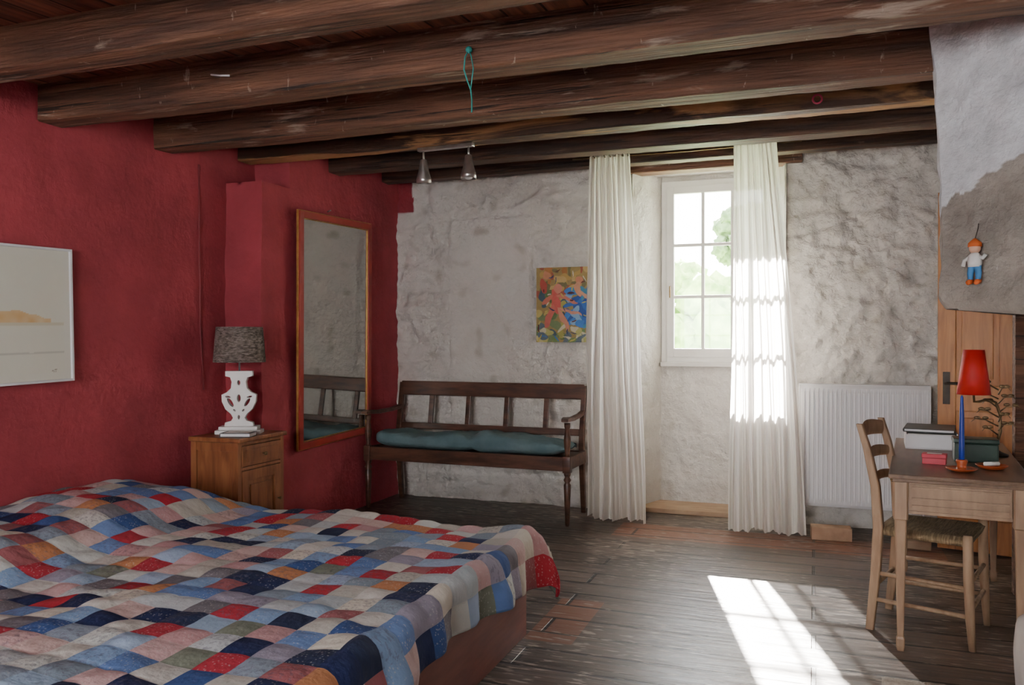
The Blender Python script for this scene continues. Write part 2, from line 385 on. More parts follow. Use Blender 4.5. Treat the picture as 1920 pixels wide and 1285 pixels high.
# ------------------------------------------------------------------ ROOM SHELL
S(box('floor', (-3.75,-1.95,-.08), (1.65,6.75,0), 'floor', bev=0), 'dark worn wooden plank floor')
c = mk('ceiling', [(-3.75,-1.95,ceil_z(-1.95)),(1.65,-1.95,ceil_z(-1.95)),(1.65,6.9,ceil_z(6.9)),(-3.75,6.9,ceil_z(6.9)),
     (-3.75,-1.95,ceil_z(-1.95)+.05),(1.65,-1.95,ceil_z(-1.95)+.05),(1.65,6.9,ceil_z(6.9)+.05),(-3.75,6.9,ceil_z(6.9)+.05)],
     [(0,1,2,3),(4,7,6,5),(0,4,5,1),(1,5,6,2),(2,6,7,3),(3,7,4,0)], 'ceil')
S(c, 'reddish brown wooden board ceiling')

NX0, NX1, NZ = -1.286, -.20, 2.60
MX0, MX1, MY = -1.14, -.27, 6.55
def stones(x, z):
    w = nz(x,2,z,2.5)*.10; w2 = nz(x,6,z,2.5)*.10
    d, _ = noise.voronoi(Vector(((x+w)*4.0, 0, (z+w2)*6.2)))
    return min(1, max(0, (d[1]-d[0])*2.0))
def wdisp(x, z):
    amp = 1.0
    inpatch = (-2.82+.02*nz(z,0,0,5) < x < -2.12+.02*nz(z,4,0,5) and .25 < z < 2.30)
    if inpatch: amp = .2
    n = nz(x, 3.1, z, 2.2)*.026 + nz(x, 9.1, z, 6)*.030 + nz(x,4.4,z,12)*.020 + nz(x,4.4,z,25)*.011 + nz(x,8.4,z,45)*.004
    n += .030*(stones(x,z)-.6)*max(0,.45+.9*nz(x,0,z,1.3))
    e = 1.0
    for edge in (NX0, NX1):
        e = min(e, max(0, abs(x-edge)/.12)) if z < NZ else e
    d = n*amp*(.3+.7*e)
    if inpatch: d += .020
    return d
def stone_col(co):
    x, z = co.x, co.z
    k = nz(x, 0, z, 1.3)*.5+.5
    c = Vector((.62,.585,.54)).lerp(Vector((.72,.69,.65)), k)
    p = nz(x,5,z,8)
    if p > .38: c = c.lerp(Vector((.50,.465,.41)), min(1,(p-.38)*3))
    st = stones(x,z)
    if not (-2.82 < x < -2.12) and st < .15 and nz(x,0,z,1.3) > -.2 and co.y < 6.3: c = c*.93
    if x < -3.18+.02*nz(x,2,z,9) and z > 2.38: c = Vector((.30,.040,.053))
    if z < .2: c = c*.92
    return tuple(c)
xs = [XL-.1 + i*(NX0-XL+.1)/170 for i in range(171)] + [NX0 + i*(NX1-NX0)/50 for i in range(1,51)] + [NX1+i*(1.6-NX1)/125 for i in range(1,126)]
zs = [i*NZ/185 for i in range(186)] + [NZ+i*.3/16 for i in range(1,17)]
vid = {}
V = []; F = []
for j, z in enumerate(zs):
    for i, x in enumerate(xs):
        vid[i,j] = len(V); V.append((x, WY-wdisp(x,z), z))
for j in range(len(zs)-1):
    for i in range(len(xs)-1):
        xm = (xs[i]+xs[i+1])/2; zm = (zs[j]+zs[j+1])/2
        if NX0 < xm < NX1 and zm < NZ: continue
        F.append((vid[i,j], vid[i+1,j], vid[i+1,j+1], vid[i,j+1]))
def patch(f, nu, nv, rev=False):
    o = len(V)
    for j in range(nv+1):
        for i in range(nu+1): V.append(f(i/nu, j/nv))
    for j in range(nv):
        for i in range(nu):
            a = o+j*(nu+1)+i; q = (a, a+1, a+nu+2, a+nu+1); F.append(q[::-1] if rev else q)
SILL = 1.13; WTOP = 2.56
def rv(xa, xb):
    return lambda s,t: (xa+(xb-xa)*s + nz(s*.4,xa,t*2.6,6)*.010*(1 if 0<s<1 else 0), WY-.03+(MY-WY+.04)*s, t*NZ)
patch(rv(NX0-.01, MX0), 12, 80); patch(rv(NX1+.01, MX1), 12, 80, True)
patch(lambda s,t: (MX0-.02+(MX1-MX0+.04)*s, MY+nz(s,3,t*1.2,6)*.014+nz(s,3,t*1.2,20)*.006, SILL*t), 50, 50)
patch(lambda s,t: (NX0+(NX1-NX0)*s, WY-.02+(.45)*t, NZ), 10, 6, True)
patch(lambda s,t: (MX0+(MX1-MX0)*s, MY, WTOP+(NZ-WTOP)*t), 10, 2)
for xx, r in ((MX0, False), (MX1, True)):
    patch(lambda s,t: (xx, MY+.3*s, SILL-.05+(NZ-SILL+.05)*t), 2, 2, r)
patch(lambda s,t: (MX0+(MX1-MX0)*s, MY+.3*t, WTOP+.02), 2, 2, True)
patch(lambda s,t: (MX0+(MX1-MX0)*s, MY+.3*t, SILL-.02), 2, 2)
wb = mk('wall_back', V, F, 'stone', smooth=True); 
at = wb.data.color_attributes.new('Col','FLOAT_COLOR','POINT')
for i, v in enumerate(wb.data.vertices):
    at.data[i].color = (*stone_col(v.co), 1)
S(wb, 'whitewashed rough stone wall with a deep window niche')
S(boxes('light_leak_shell', [((-3.95,-1.95,-.08),(-3.72,6.95,2.95)), ((-3.95,6.62,-.08),(MX0-.02,6.95,2.95)), ((MX1+.02,6.62,-.08),(1.7,6.95,2.95)), ((MX0-.03,6.62,-.08),(MX1+.03,6.95,SILL-.04)), ((MX0-.03,6.62,WTOP+.03),(MX1+.03,6.95,2.95))], 'plaster', bev=0), 'unseen outer shell added behind the walls to stop light leaks')  # unseen boxes added behind the walls to block light leaks

# red wall with projecting part
V = []; F = []
YJ = 4.38; YJ2 = 4.68; ZJ = 2.33
def rd(y, z): return nz(7, y, z, 1.6)*.012 + nz(2, y, z, 5)*.009 + nz(5,y,z,14)*.004
patch(lambda s,t: (XL+rd(-1.95+(YJ2+2.0)*s, 2.95*t), -1.95+(YJ2+2.0)*s, 2.95*t), 200, 90)
def endx(y, z): return XP+rd(y,z)
patch(lambda s,t: (XL-.05+(endx(YJ,ZJ*t)-XL+.05)*s, YJ+.006*nz(s,3,t*3,4)*(1 if s<1 else 0), ZJ*t), 8, 60)
patch(lambda s,t: (endx(YJ+(YJ2-YJ)*s, ZJ*t), YJ+(YJ2-YJ)*s, ZJ*t), 12, 60)
patch(lambda s,t: (XL-.05+(endx(YJ+(YJ2-YJ)*t,ZJ)-XL+.05)*s, YJ+(YJ2-YJ)*t, ZJ), 6, 12)
patch(lambda s,t: (XL-.05+(endx(YJ2,ZJ+(2.95-ZJ)*t)-XL+.05)*s, YJ2, ZJ+(2.95-ZJ)*t), 6, 14)
patch(lambda s,t: (endx(YJ2+(6.30-YJ2)*s, ZJ*t), YJ2+(6.30-YJ2)*s, ZJ*t), 66, 60)
patch(lambda s,t: (endx(YJ2+(6.30-YJ2)*s, ZJ+(2.95-ZJ)*t), YJ2+(6.30-YJ2)*s, ZJ+(2.95-ZJ)*t), 66, 14)
wl = mk('wall_left', V, F, 'red', smooth=False)
bmx = bmesh.new(); bmx.from_mesh(wl.data); bmesh.ops.remove_doubles(bmx, verts=bmx.verts, dist=.0004)
bmesh.ops.recalc_face_normals(bmx, faces=bmx.faces)
for f in bmx.faces: f.smooth = True
for ed in bmx.edges:
    if len(ed.link_faces) == 2 and ed.calc_face_angle(0) > .7: ed.smooth = False
bmx.to_mesh(wl.data); bmx.free()
at = wl.data.color_attributes.new('Col','FLOAT_COLOR','POINT')
for i, v in enumerate(wl.data.vertices):
    k = nz(0, v.co.y, v.co.z, 1.2)*.5+.5
    cc = Vector((.325,.045,.060)).lerp(Vector((.40,.062,.080)), k)
    at.data[i].color = (*cc, 1)
S(wl, 'deep red painted plaster wall with a projecting section')

S(box('wall_right', (XR,-1.95,0), (XR+.1,6.4,2.95), 'plaster', bev=0), 'white plaster wall')
bm = bmesh.new()
RX0, RX1, RZ0, RZ1 = -2.3, -.3, .9, 2.2
for lo, hi in (((-3.75,-1.95,0),(RX0,-1.8,2.5)), ((RX1,-1.95,0),(1.65,-1.8,2.5)), ((RX0,-1.95,0),(RX1,-1.8,RZ0)), ((RX0,-1.95,RZ1),(RX1,-1.8,2.5))):
    bm_box(bm, lo, hi)
S(from_bm('wall_front', bm, 'plaster'), 'white plaster wall')

def window(name, x0, x1, z0, z1, y, cols, rows, lbl, st=.055):
    e = empty(name, ((x0+x1)/2, y, z0)); S(e, lbl); w = (x1-x0)/2; h = z1-z0
    fr = .045
    boxes('window_frame', [((-w,-.03,0),(-w+fr,.04,h)), ((w-fr,-.03,0),(w,.04,h)), ((-w+fr,-.03,0),(w-fr,.04,fr)), ((-w+fr,-.03,h-fr),(w-fr,.04,h))], 'winframe', e, bev=.002)
    a0, a1, b0, b1 = -w+fr, w-fr, fr, h-fr
    L_ = [((a0,-.045,b0),(a0+st,.0,b1)), ((a1-st,-.045,b0),(a1,.0,b1)), ((a0+st,-.045,b0),(a1-st,.0,b0+st*1.2)), ((a0+st,-.045,b1-st),(a1-st,.0,b1))]
    g0, g1, k0, k1 = a0+st, a1-st, b0+st*1.2, b1-st
    for i in range(1, cols):
        x = g0+(g1-g0)*i/cols; L_.append(((x-.012,-.040,k0),(x+.012,-.005,k1)))
    for j in range(1, rows):
        z = k0+(k1-k0)*j/rows; L_.append(((g0,-.037,z-.012),(g1,-.008,z+.012)))
    boxes('casement', L_, 'winframe', e, bev=.002)
    boxes('window_pane', [((g0+.001,-.022,k0+.001),(g1-.001,-.019,k1-.001))], 'glass', e, bev=0)
    tube('window_handle', [(a0+st*.5,-.045,h*.42),(a0+st*.5,-.07,h*.42),(a0+st*.5,-.07,h*.42-.09)], .006, 'brass', e)
    return e
window('window_1', MX0, MX1, SILL, WTOP, MY+.02, 3, 3, 'white painted casement window with small panes')
window('added_rear_window', RX0, RX1, RZ0, RZ1, -1.87, 4, 3, 'unseen white painted casement window added to carry the fill light')  # unseen opening behind the camera, added as a place for the fill light
S(box('trim_1', (MX0-.09,WY-.0,.001), (MX1+.03,MY,.035), 'plank_light', bev=.004), 'light wooden threshold board in the window niche')
S(box('trim_2', (MX0-.0,MY-.06,SILL-.03), (MX1+.0,MY-.01,SILL+.005), 'plaster', bev=.006), 'white window sill')
S(box('trim_3', (NX0-.12,WY-.05,NZ-.03), (NX1+.12,WY+.1,NZ+.14), 'beam', bev=.01), 'brown wooden lintel above the window niche')

# beams
beams = [(-.75,2.20,'beam'),(.05,2.24,'beam'),(.80,2.27,'beam'),(1.55,2.32,'beam'),(2.32,2.375,'beam'),(3.0,2.39,'beam'),(3.77,2.42,'beam'),(4.5,2.50,'beam_pale'),(5.16,2.53,'beam_dark'),(5.93,2.60,'beam_dark')]
for k, (y, zb, mt) in enumerate(beams):
    w = .15 if y < 5.5 else .12
    x0 = XL-.02 if y+w < YJ2 else XP-.02
    x1 = XR-.02
    if abs(y-3.77) < .01: x1 = .56
    if abs(y-4.5) < .01: x1 = .84
    zt = ceil_z(y)+.005
    n = 160
    R = []
    for i in range(n+1):
        x = x0+(x1-x0)*i/n
        d = nz(x, y, 0, .9)*.008; d2 = nz(x, y+7, 0, 1.0)*.008; d3 = nz(x,y+3,0,7)*.006+nz(x,y+3,0,18)*.004
        zm = zb+(zt-zb)*.5; d4 = nz(x,y+11,0,3)*.006
        R.append([Vector((x,y+d2,zt)), Vector((x,y+d2+d4,zm)), Vector((x,y+d2+d3*.5,zb+.006+d+d3)), Vector((x,y+d2+.007,zb+d+d3*.5)), Vector((x,y+w*.5+d2,zb+d+d4*.4)), Vector((x,y+w-.007+d2,zb+d-d3*.5)), Vector((x,y+w+d2,zb+.007+d)), Vector((x,y+w+d2,zt+.009))])
    bm = bmesh.new(); bm_loft(bm, R)
    o = from_bm('ceiling_beam', bm, mt)
    lb = {'beam':'brown rough weathered wooden ceiling beam','beam_pale':'rough wooden beam with pale worn streaks','beam_dark':'dark brown wooden ceiling beam near the stone wall'}[mt]
    T(o, lb, 'ceiling beam', 'wooden ceiling beams')

# ------------------------------------------------------------------ FIREPLACE
P1 = Vector((.47,3.75)); P2 = Vector((.90,3.35)); P3 = Vector((1.48,3.30)); P4 = Vector((1.48,4.98)); P5 = Vector((.99,4.98))
def hood_pt(s, t):
    path = [P5, Vector((.53,3.90)), Vector((.485,3.79)), P1+Vector((.012,-.02)), Vector((.56,3.665)), P2, P3]
    seg = s*(len(path)-1); i = min(int(seg), len(path)-2); f = seg-i
    p = path[i].lerp(path[i+1], f)
    zb = 1.44 if p.y > 3.7 else 1.44 - .055*min(1,(3.75-p.y)/.4)
    z = zb + (ceil_z(p.y)+.01-zb)*t
    off = -.045*t*t
    n = nz(p.x*1, p.y, z, 3)*.012 + nz(p.x,p.y,z,9)*.010 + nz(p.x,p.y,z,22)*.004
    rr = max(0, .06-(z-zb))/.06
    inx = .03*rr*rr
    return (p.x+off+n+inx, p.y+n*.5+inx*.3, z)
def hood_col(co):
    t = min(1, max(0,(co.x-.42)/.35))
    bnd = 1.80+.25*t+.025*nz(co.x,co.y,co.z,9)+.03*nz(co.x,co.y,0,22)
    if co.y > 3.85: bnd = 1.8
    if co.z > bnd: return (.72,.735,.77)
    k = nz(co.x,co.y,co.z,5)*.5+.5
    return tuple(Vector((.25,.225,.20)).lerp(Vector((.43,.39,.345)), k))
e = empty('fireplace_hood', (0,0,0)); T(e, 'fireplace hood of white plaster over a rough grey stone lintel', 'fireplace hood')
grid('hood_shell', hood_pt, 200, 130, 'hood', e, color=hood_col)
bm = bmesh.new()
pl = [(P5.x,P5.y),(.55,3.90),(.515,3.79),(.52,3.72),(.59,3.675),(.93,3.37),(1.48,3.34),(1.48,4.98)]
lo = [bm.verts.new((x,y,1.455 if y>3.6 else 1.40)) for x,y in pl]; bm.faces.new(lo)
from_bm('hood_underside', bm, 'dark', e)
j = empty('fireplace_jamb', (1.02,4.86,0)); T(j, 'white plastered fireplace jamb with a brown wooden post', 'fireplace jamb')
box('jamb_body', (.0,.0,0), (.45,.11,1.45), 'white', j, bev=.01)
box('post', (-.055,-.03,0), (-.003,.04,1.45), 'beam', j, bev=.005)
def plinth(s,t):
    a = s*2*pi; q = 5
    cx, cy = cos(a), sin(a); r = (abs(cx)**q+abs(cy)**q)**(-1/q)
    rr = 1 if t < .8 else max(0, cos((t-.8)/.2*pi/2))**.5
    h = .36*(t if t<.8 else .8+.2*sin((t-.8)/.2*pi/2))
    x, y = cx*r*.36*rr, cy*r*.22*rr
    n = nz(x,y,h,8)*.012*(1 if t>.02 else 0)
    return (x+n, y+n, h)
pb = grid('fireplace_plinth', plinth, 64, 24, 'plaster', loc=(1.035,3.28,0))
T(pb, 'low rounded white plastered stone block beside the fireplace', 'stone block')

hx, hy, hz = .580, 3.585, 1.68
d = empty('hanging_doll', (hx,hy,hz)); d.rotation_euler = (0,0,math.radians(-35)); d.scale = (1.3,1.3,1.3); T(d, 'small hanging doll with orange cap, white shirt and blue trousers', 'ornament')
bm = bmesh.new(); bmesh.ops.create_uvsphere(bm, u_segments=16, v_segments=10, radius=.016)
from_bm('doll_head', bm, 'skin', d, True, loc=(0,0,-.01))
lathe('doll_cap', [(.019,-.005),(.018,.006),(.010,.014),(.002,.020)], 'orange', d, 14)
lathe('doll_shirt', [(.008,-.022),(.017,-.03),(.02,-.05),(.018,-.065)], 'white', d, 14)
bm = bmesh.new(); bm_sweep(bm, [(-.012,0,-.033),(-.028,-.004,-.045),(-.03,-.008,-.062)], .006); bm_sweep(bm, [(.012,0,-.033),(.026,-.006,-.04),(.034,-.006,-.03)], .006)
from_bm('doll_arm', bm, 'white', d, True)
bm = bmesh.new(); bm_sweep(bm, [(-.008,0,-.062),(-.012,-.002,-.085),(-.012,0,-.105)], [.011,.009,.007]); bm_sweep(bm, [(.008,0,-.062),(.012,-.003,-.085),(.009,0,-.105)], [.011,.009,.007])
from_bm('doll_trousers', bm, 'skyblue', d, True)
bm = bmesh.new(); bm_sweep(bm, [(-.012,.004,-.106),(-.012,-.016,-.112)], [.009,.007]); bm_sweep(bm, [(.009,.004,-.106),(.011,-.016,-.112)], [.009,.007])
from_bm('doll_shoe', bm, 'orange', d, True)
tube('doll_string', [(0,0,.015),(.002,.014,.05),(0,.022,.065)], .0012, 'iron', d, 5)

# ------------------------------------------------------------------ DOOR (standing open)
ang = math.atan2(5.56-5.76, 1.45-.73)
e = empty('door_1', (.73,5.76,.012), ang); S(e, 'open pine door with recessed panels and black handle')
Wd, Hd = .745, 2.22
boxes('door_leaf', [((0,-.02,0),(.10,.02,Hd)), ((Wd-.10,-.02,0),(Wd,.02,Hd)), ((.1,-.019,0),(Wd-.1,.019,.2)), ((.1,-.019,.86),(Wd-.1,.019,1.02)), ((.1,-.019,Hd-.12),(Wd-.1,.019,Hd)), ((Wd/2-.04,-.018,.2),(Wd/2+.04,.018,.86)), ((Wd/2-.04,-.018,1.02),(Wd/2+.04,.018,Hd-.12))], 'pine', e, bev=.004)
boxes('door_panel', [((.10,-.006,.2),(Wd-.1,.006,.86)), ((.1,-.006,1.02),(Wd-.1,.006,Hd-.12)), ((.13,-.014,.24),(Wd/2-.07,.014,.82)), ((Wd/2+.07,-.014,.24),(Wd-.13,.014,.82)), ((.13,-.014,1.06),(Wd/2-.07,.014,Hd-.16)), ((Wd/2+.07,-.014,1.06),(Wd-.13,.014,Hd-.16))], 'pine', e, bev=.005)
h = empty('door_handle', (.05,-.02,1.03)); h.parent = e
box('escutcheon', (-.02,-.006,-.13), (.02,0,.07), 'iron', h, bev=.002)
tube('lever', [(0,-.004,0),(0,-.045,0),(.03,-.055,.002),(.10,-.055,.0)], [.008,.008,.008,.010], 'iron', h)

# ------------------------------------------------------------------ RADIATOR
e = empty('radiator', (.31,6.04,.17)); T(e, 'white ribbed panel radiator on the stone wall', 'radiator')
n = 27; W = .82; prof = []
for i in range(n):
    x0 = -W/2+.012+(W-.024)*i/n; p = (W-.024)/n
    prof += [(x0, 0), (x0+p*.22, 0), (x0+p*.34, -.012), (x0+p*.88, -.012), (x0+p, 0)]
prof += [(W/2-.012,0)]
V = []; F = []
H = .83
zr = [(.0,.012,1),( .02,0,.2),(.05,0,1),(H-.05,0,1),(H-.02,0,.2),(H,.012,1)]
for z, yo, k in zr:
    for x, y in prof: V.append((x, -.045+yo+(y*k if k>0 and 0.03<z<H-.03 else 0), z))
m_ = len(prof)
for j_ in range(len(zr)-1):
    for i in range(m_-1): F.append((j_*m_+i, j_*m_+i+1, (j_+1)*m_+i+1, (j_+1)*m_+i))
mk('radiator_panel', V, F, 'radiator', e)
boxes('radiator_casing', [((-W/2,-.046,.008),(-W/2+.012,.04,H)), ((W/2-.012,-.046,.008),(W/2,.04,H)), ((-W/2+.013,.028,.022),(W/2-.013,.04,H-.01)), ((-W/2,-.04,H+.0005),(W/2,.04,H+.008)), ((-W/2+.013,-.038,.01),(W/2-.013,.036,.02))], 'radiator', e, bev=.003)
tube('radiator_pipe', [(W/2-.04,0,.02),(W/2-.04,0,-.06),(W/2-.04,0,-.17)], .009, 'radiator', e)

# ------------------------------------------------------------------ CURTAINS
def curtain(name, tl, tr_, bl, br_, y, z0, z1, n, seed, lbl):
    def f(s, t):
        k = t**1.3
        xa = bl+(tl-bl)*k; xb = br_+(tr_-br_)*k
        ss = s + .02*sin(6*s+seed+3*t)
        x = xa+(xb-xa)*s + .006*sin(17*s+5*t+seed) + .008*sin(7*t+seed)*(1-t)
        a = .022+.022*(1-t)
        yy = y - a*(.8*sin(2*pi*n*ss+seed)+.35*sin(2*pi*n*2.3*ss+seed*2+t*2)) - .03*(1-t)**3 + nz(s*3,t*2,seed,2)*.02 + nz(s*14,t*9,seed,2)*.007
        if t > .97: yy = y + (yy-y)*(.5) ; x += .002*sin(90*s)
        zz = z0+(z1-z0)*t + (.014*sin(9*s+seed)+.01*sin(23*s) if t < .02 else 0)
        if t > .985: zz += .010*sin(2*pi*n*2.3*ss)
        return (x, yy, max(zz,.004))
    o = grid(name, f, 170, 80, 'curtain')
    T(o, lbl, 'curtain', 'sheer window curtains'); return o
curtain('curtain', -1.545, -1.245, -1.565, -1.125, 5.85, .01, 2.66, 7, 1.3, 'white sheer crinkled curtain drawn beside the stone niche')
curtain('curtain', -.525, -.250, -.54, -.045, 5.83, .01, 2.67, 7, 4.1, 'white sheer crinkled curtain glowing with sunlight')
r = tube('curtain_rod', [(-1.68,5.862,2.645),(-.9,5.862,2.640),(-.08,5.862,2.650)], .005, 'brass'); T(r, 'thin metal curtain wire fixed below the ceiling beam', 'curtain rod')

# ------------------------------------------------------------------ BENCH
e = empty('bench', (-2.43,5.80,0), math.radians(-1.6)); T(e, 'dark wooden settle bench with open slatted back and turned legs', 'bench')
hw = .81; hb = .785
legp = [(.014,0),(.017,.02),(.022,.20),(.026,.29),(.017,.305),(.028,.325),(.017,.345),(.024,.36),(.026,.38)]
for sx in (-1,1):
    bm = bmesh.new(); bm_lathe(bm, legp, 16, (sx*hw,-.23,0)); bm_box(bm, (sx*hw-.027,-.257,.375),(sx*hw+.027,-.203,.49), .003)
    bm_lathe(bm, [(.024,.485),(.015,.51),(.022,.55),(.026,.60),(.016,.68),(.022,.70),(.022,.725)], 16, (sx*hw,-.23,0))
    from_bm('leg', bm, 'bench', e, True)
    rect_loft('leg', [(0,sx*hb,.25,.035,.035),(.40,sx*hb,.20,.04,.04),(.55,sx*hb,.20,.04,.04),(.96,sx*hb,.265,.036,.032)], 'bench', e)
    rect_loft('armrest', [(-.29,sx*hw,.748,.05,.022),(-.25,sx*hw,.752,.062,.03),(-.1,sx*(hw-.008),.742,.045,.028),(.1,sx*(hw-.018),.748,.04,.028),(.225,sx*hb,.762,.038,.032)], 'bench', e, ax='y')
boxes('seat_frame', [((-hw,-.25,.385),(hw,-.215,.485)), ((-hb,.18,.385),(hb,.22,.475)), ((-hw-.015,-.214,.39),(-hw+.015,.179,.48)), ((hw-.015,-.214,.39),(hw+.015,.179,.48)), ((-hw+.016,-.214,.45),(hw-.016,.179,.468))], 'bench', e, bev=.005)
tilt = Matrix.Translation((0,.2,.55)) @ Matrix.Rotation(-.157,4,'X') @ Matrix.Translation((0,-.2,-.55))
bm = bmesh.new()
bm_box(bm, (-hb,.185,.86),(hb,.215,.975),.006,tilt)
bm_box(bm, (-hb,.187,.585),(hb,.213,.635),.005,tilt)
from_bm('back_rail', bm, 'bench', e)
for x in (-.50,-.17,.16,.49):
    bm = bmesh.new(); bm_box(bm, (x-.02,.190,.62),(x+.02,.210,.87),.004,tilt); from_bm('back_slat', bm, 'bench', e)
def cush(s, t):
    a = t*2*pi
    u = (s-.5)*2
    edge = (1-abs(u)**8)**.5 if abs(u) < 1 else 0
    th = .066*edge*(1 - .40*math.exp(-((u-.08)/.06)**2) + .15*nz(u*3,1,0,1))
    q = 2.8; c_, s_ = cos(a), sin(a); rr = (abs(c_)**q+abs(s_)**q)**(-1/q)
    y = c_*rr*.235*(.4+.6*edge); z = s_*rr*th
    n = nz(u*2.5, y*5, z, 2)*.030*(1 if s_ > 0 else .1)+nz(u*2.5, y*5, z, 6)*.008*(1 if s_ > 0 else 0)
    return (u*.785, y-.03, .54+z+max(n,-.012)+ (.016*sin(u*5+.5)-.02*(y/.235) if s_>0 else 0))
c = grid('seat_cushion', cush, 110, 40, 'teal', loc=(-2.43,5.80,.0), rot=(0,0,math.radians(-1.6)))
T(c, 'long sagging blue-grey teal cloth cushion on the wooden bench', 'cushion')

# ------------------------------------------------------------------ MIRROR
e = empty('wall_mirror', (XP+.030, 5.19, .575), rot=(math.radians(1.6), math.radians(1.3), 0)); T(e, 'tall mirror in thin red and gilt frame on red wall', 'mirror')
mw, mh = .475, 1.62
def frame(name, w, h, t, x0, x1, mat, e, inset=0):
    return boxes(name, [((x0,-w+inset,inset),(x1,-w+inset+t,h-inset)), ((x0,w-inset-t,inset),(x1,w-inset,h-inset)), ((x0,-w+inset+t,inset),(x1,w-inset-t,inset+t)), ((x0,-w+inset+t,h-inset-t),(x1,w-inset-t,h-inset))], mat, e, bev=.002)
frame('mirror_frame', mw, mh, .046, 0, .026, 'frame_red', e)
frame('gilt_edge', mw, mh, .006, .0, .018, 'gold', e, .0465)
frame('gilt_edge', mw, mh, .006, .0, .016, 'gold', e, -.0065)
box('mirror_glass', (.004,-mw+.053,.053), (.012,mw-.053,mh-.053), 'mirror', e, bev=0)
nl = tube('nail', [(XP,5.14,2.24),(XP+.03,5.14,2.25)], .004, 'metal'); T(nl, 'small nail in the red wall above the mirror', 'nail')

# ------------------------------------------------------------------ PICTURE
e = empty('framed_picture', (XL+.03, 2.72, 1.095), rot=(math.radians(1.2),0,0)); T(e, 'white framed pale landscape print on the red wall', 'framed picture')
pw, ph = .455, .67
frame('picture_frame', pw, ph, .012, -.01, .016, 'card', e)
def pr_col(co):
    y, z = co.y, co.z; c = Vector((.72,.70,.62))
    if abs(y) < pw-.05 and .05 < z < ph-.05:
        c = Vector((.72,.70,.61))
        hh = .315+.045*math.exp(-((y-.12)/.12)**2)+.012*nz(1,y,0,14)
        if .30 < z < hh and y < .33: c = Vector((.66,.38,.15)).lerp(Vector((.74,.60,.38)), .5+.5*nz(y,z,0,20))
        elif .285 < z < .30: c = Vector((.64,.59,.46))
        if abs(z-.148) < .004+.003*nz(y,1,1,20): c = Vector((.57,.55,.48))
    if .33 < y < .36 and .05 < z < .065 and nz(y,z,3,150) > 0: c = Vector((.3,.25,.2))
    return tuple(c)
grid('picture_print', lambda s,t: (.004, (s-.5)*2*(pw-.0125), .0125+t*(ph-.025)), 180, 130, 'print', e, color=pr_col)

# ------------------------------------------------------------------ PAINTING (back wall)
e = empty('painting', (-1.79, 6.125, 1.29)); T(e, 'small unframed colourful expressive painting on the stone wall', 'painting')
bw, bh = .26, .585
box('canvas', (-bw,0,0), (bw,.05,bh), 'paper', e, bev=.003)
random.seed(11)
strokes = []
def blob(n, x0, x1, z0, z1, a0, a1, b0, b1, cl):
    for _ in range(n):
        strokes.append((random.uniform(x0,x1), random.uniform(z0,z1), random.uniform(a0,a1), random.uniform(b0,b1), random.uniform(0,pi), random.choice(cl)))
blob(50, -bw,bw,.36,bh, .02,.06,.01,.03, [(.38,.16,.05),(.42,.28,.08),(.30,.08,.05),(.48,.34,.14),(.16,.14,.06)])   # ochre and red upper band
blob(36, -bw,-.02,.0,.40, .02,.05,.01,.03, [(.10,.16,.06),(.34,.32,.08),(.05,.09,.12),(.16,.22,.10),(.45,.36,.12)])       # greens lower part
blob(46, .0,bw,.14,.42, .03,.07,.012,.035, [(.03,.12,.42),(.05,.18,.52),(.02,.07,.28),(.22,.36,.55),(.05,.22,.36)])      # blues
blob(26, -bw,bw,.0,.13, .03,.06,.012,.03, [(.50,.46,.22),(.56,.52,.36),(.14,.22,.08),(.42,.40,.14),(.10,.14,.18)])
strokes += [(-.10,.31,.036,.10,.15,(.52,.10,.08)),(-.08,.42,.032,.036,0,(.55,.22,.16)),(-.15,.20,.025,.10,-.35,(.50,.13,.10)),(-.04,.18,.024,.10,.5,(.56,.24,.16)),(-.01,.34,.09,.016,-.4,(.52,.17,.12)),(-.17,.33,.06,.014,.7,(.50,.15,.10)),
  (.09,.48,.03,.032,0,(.50,.20,.12)),(.08,.41,.026,.06,.2,(.52,.26,.16)),(.14,.36,.08,.013,-.6,(.55,.28,.18)),(-.17,.52,.03,.03,0,(.50,.22,.12)),(-.20,.44,.03,.06,.2,(.40,.07,.05)),(.02,.24,.10,.012,-.3,(.56,.25,.17))]
blob(40, -bw,bw,0,bh, .012,.03,.003,.006, [(.6,.55,.45),(.02,.04,.12),(.1,.02,.02),(.5,.4,.1),(.04,.16,.45)])
def pt_col(co):
    x, z = co.x+.016*nz(co.x,1,co.z,18), co.z+.016*nz(co.x,8,co.z,18)
    c = (.30,.22,.08)
    for sx, sz, a, b_, r, cc in strokes:
        dx, dz = x-sx, z-sz; p = dx*cos(r)+dz*sin(r); q = -dx*sin(r)+dz*cos(r)
        if (p/a)**2+(q/b_)**2 < 1: c = cc
    return c
grid('painted_surface', lambda s,t: (-bw+.001+s*(2*bw-.002), -.0012, .001+t*(bh-.002)), 170, 190, 'paint', e, color=pt_col)

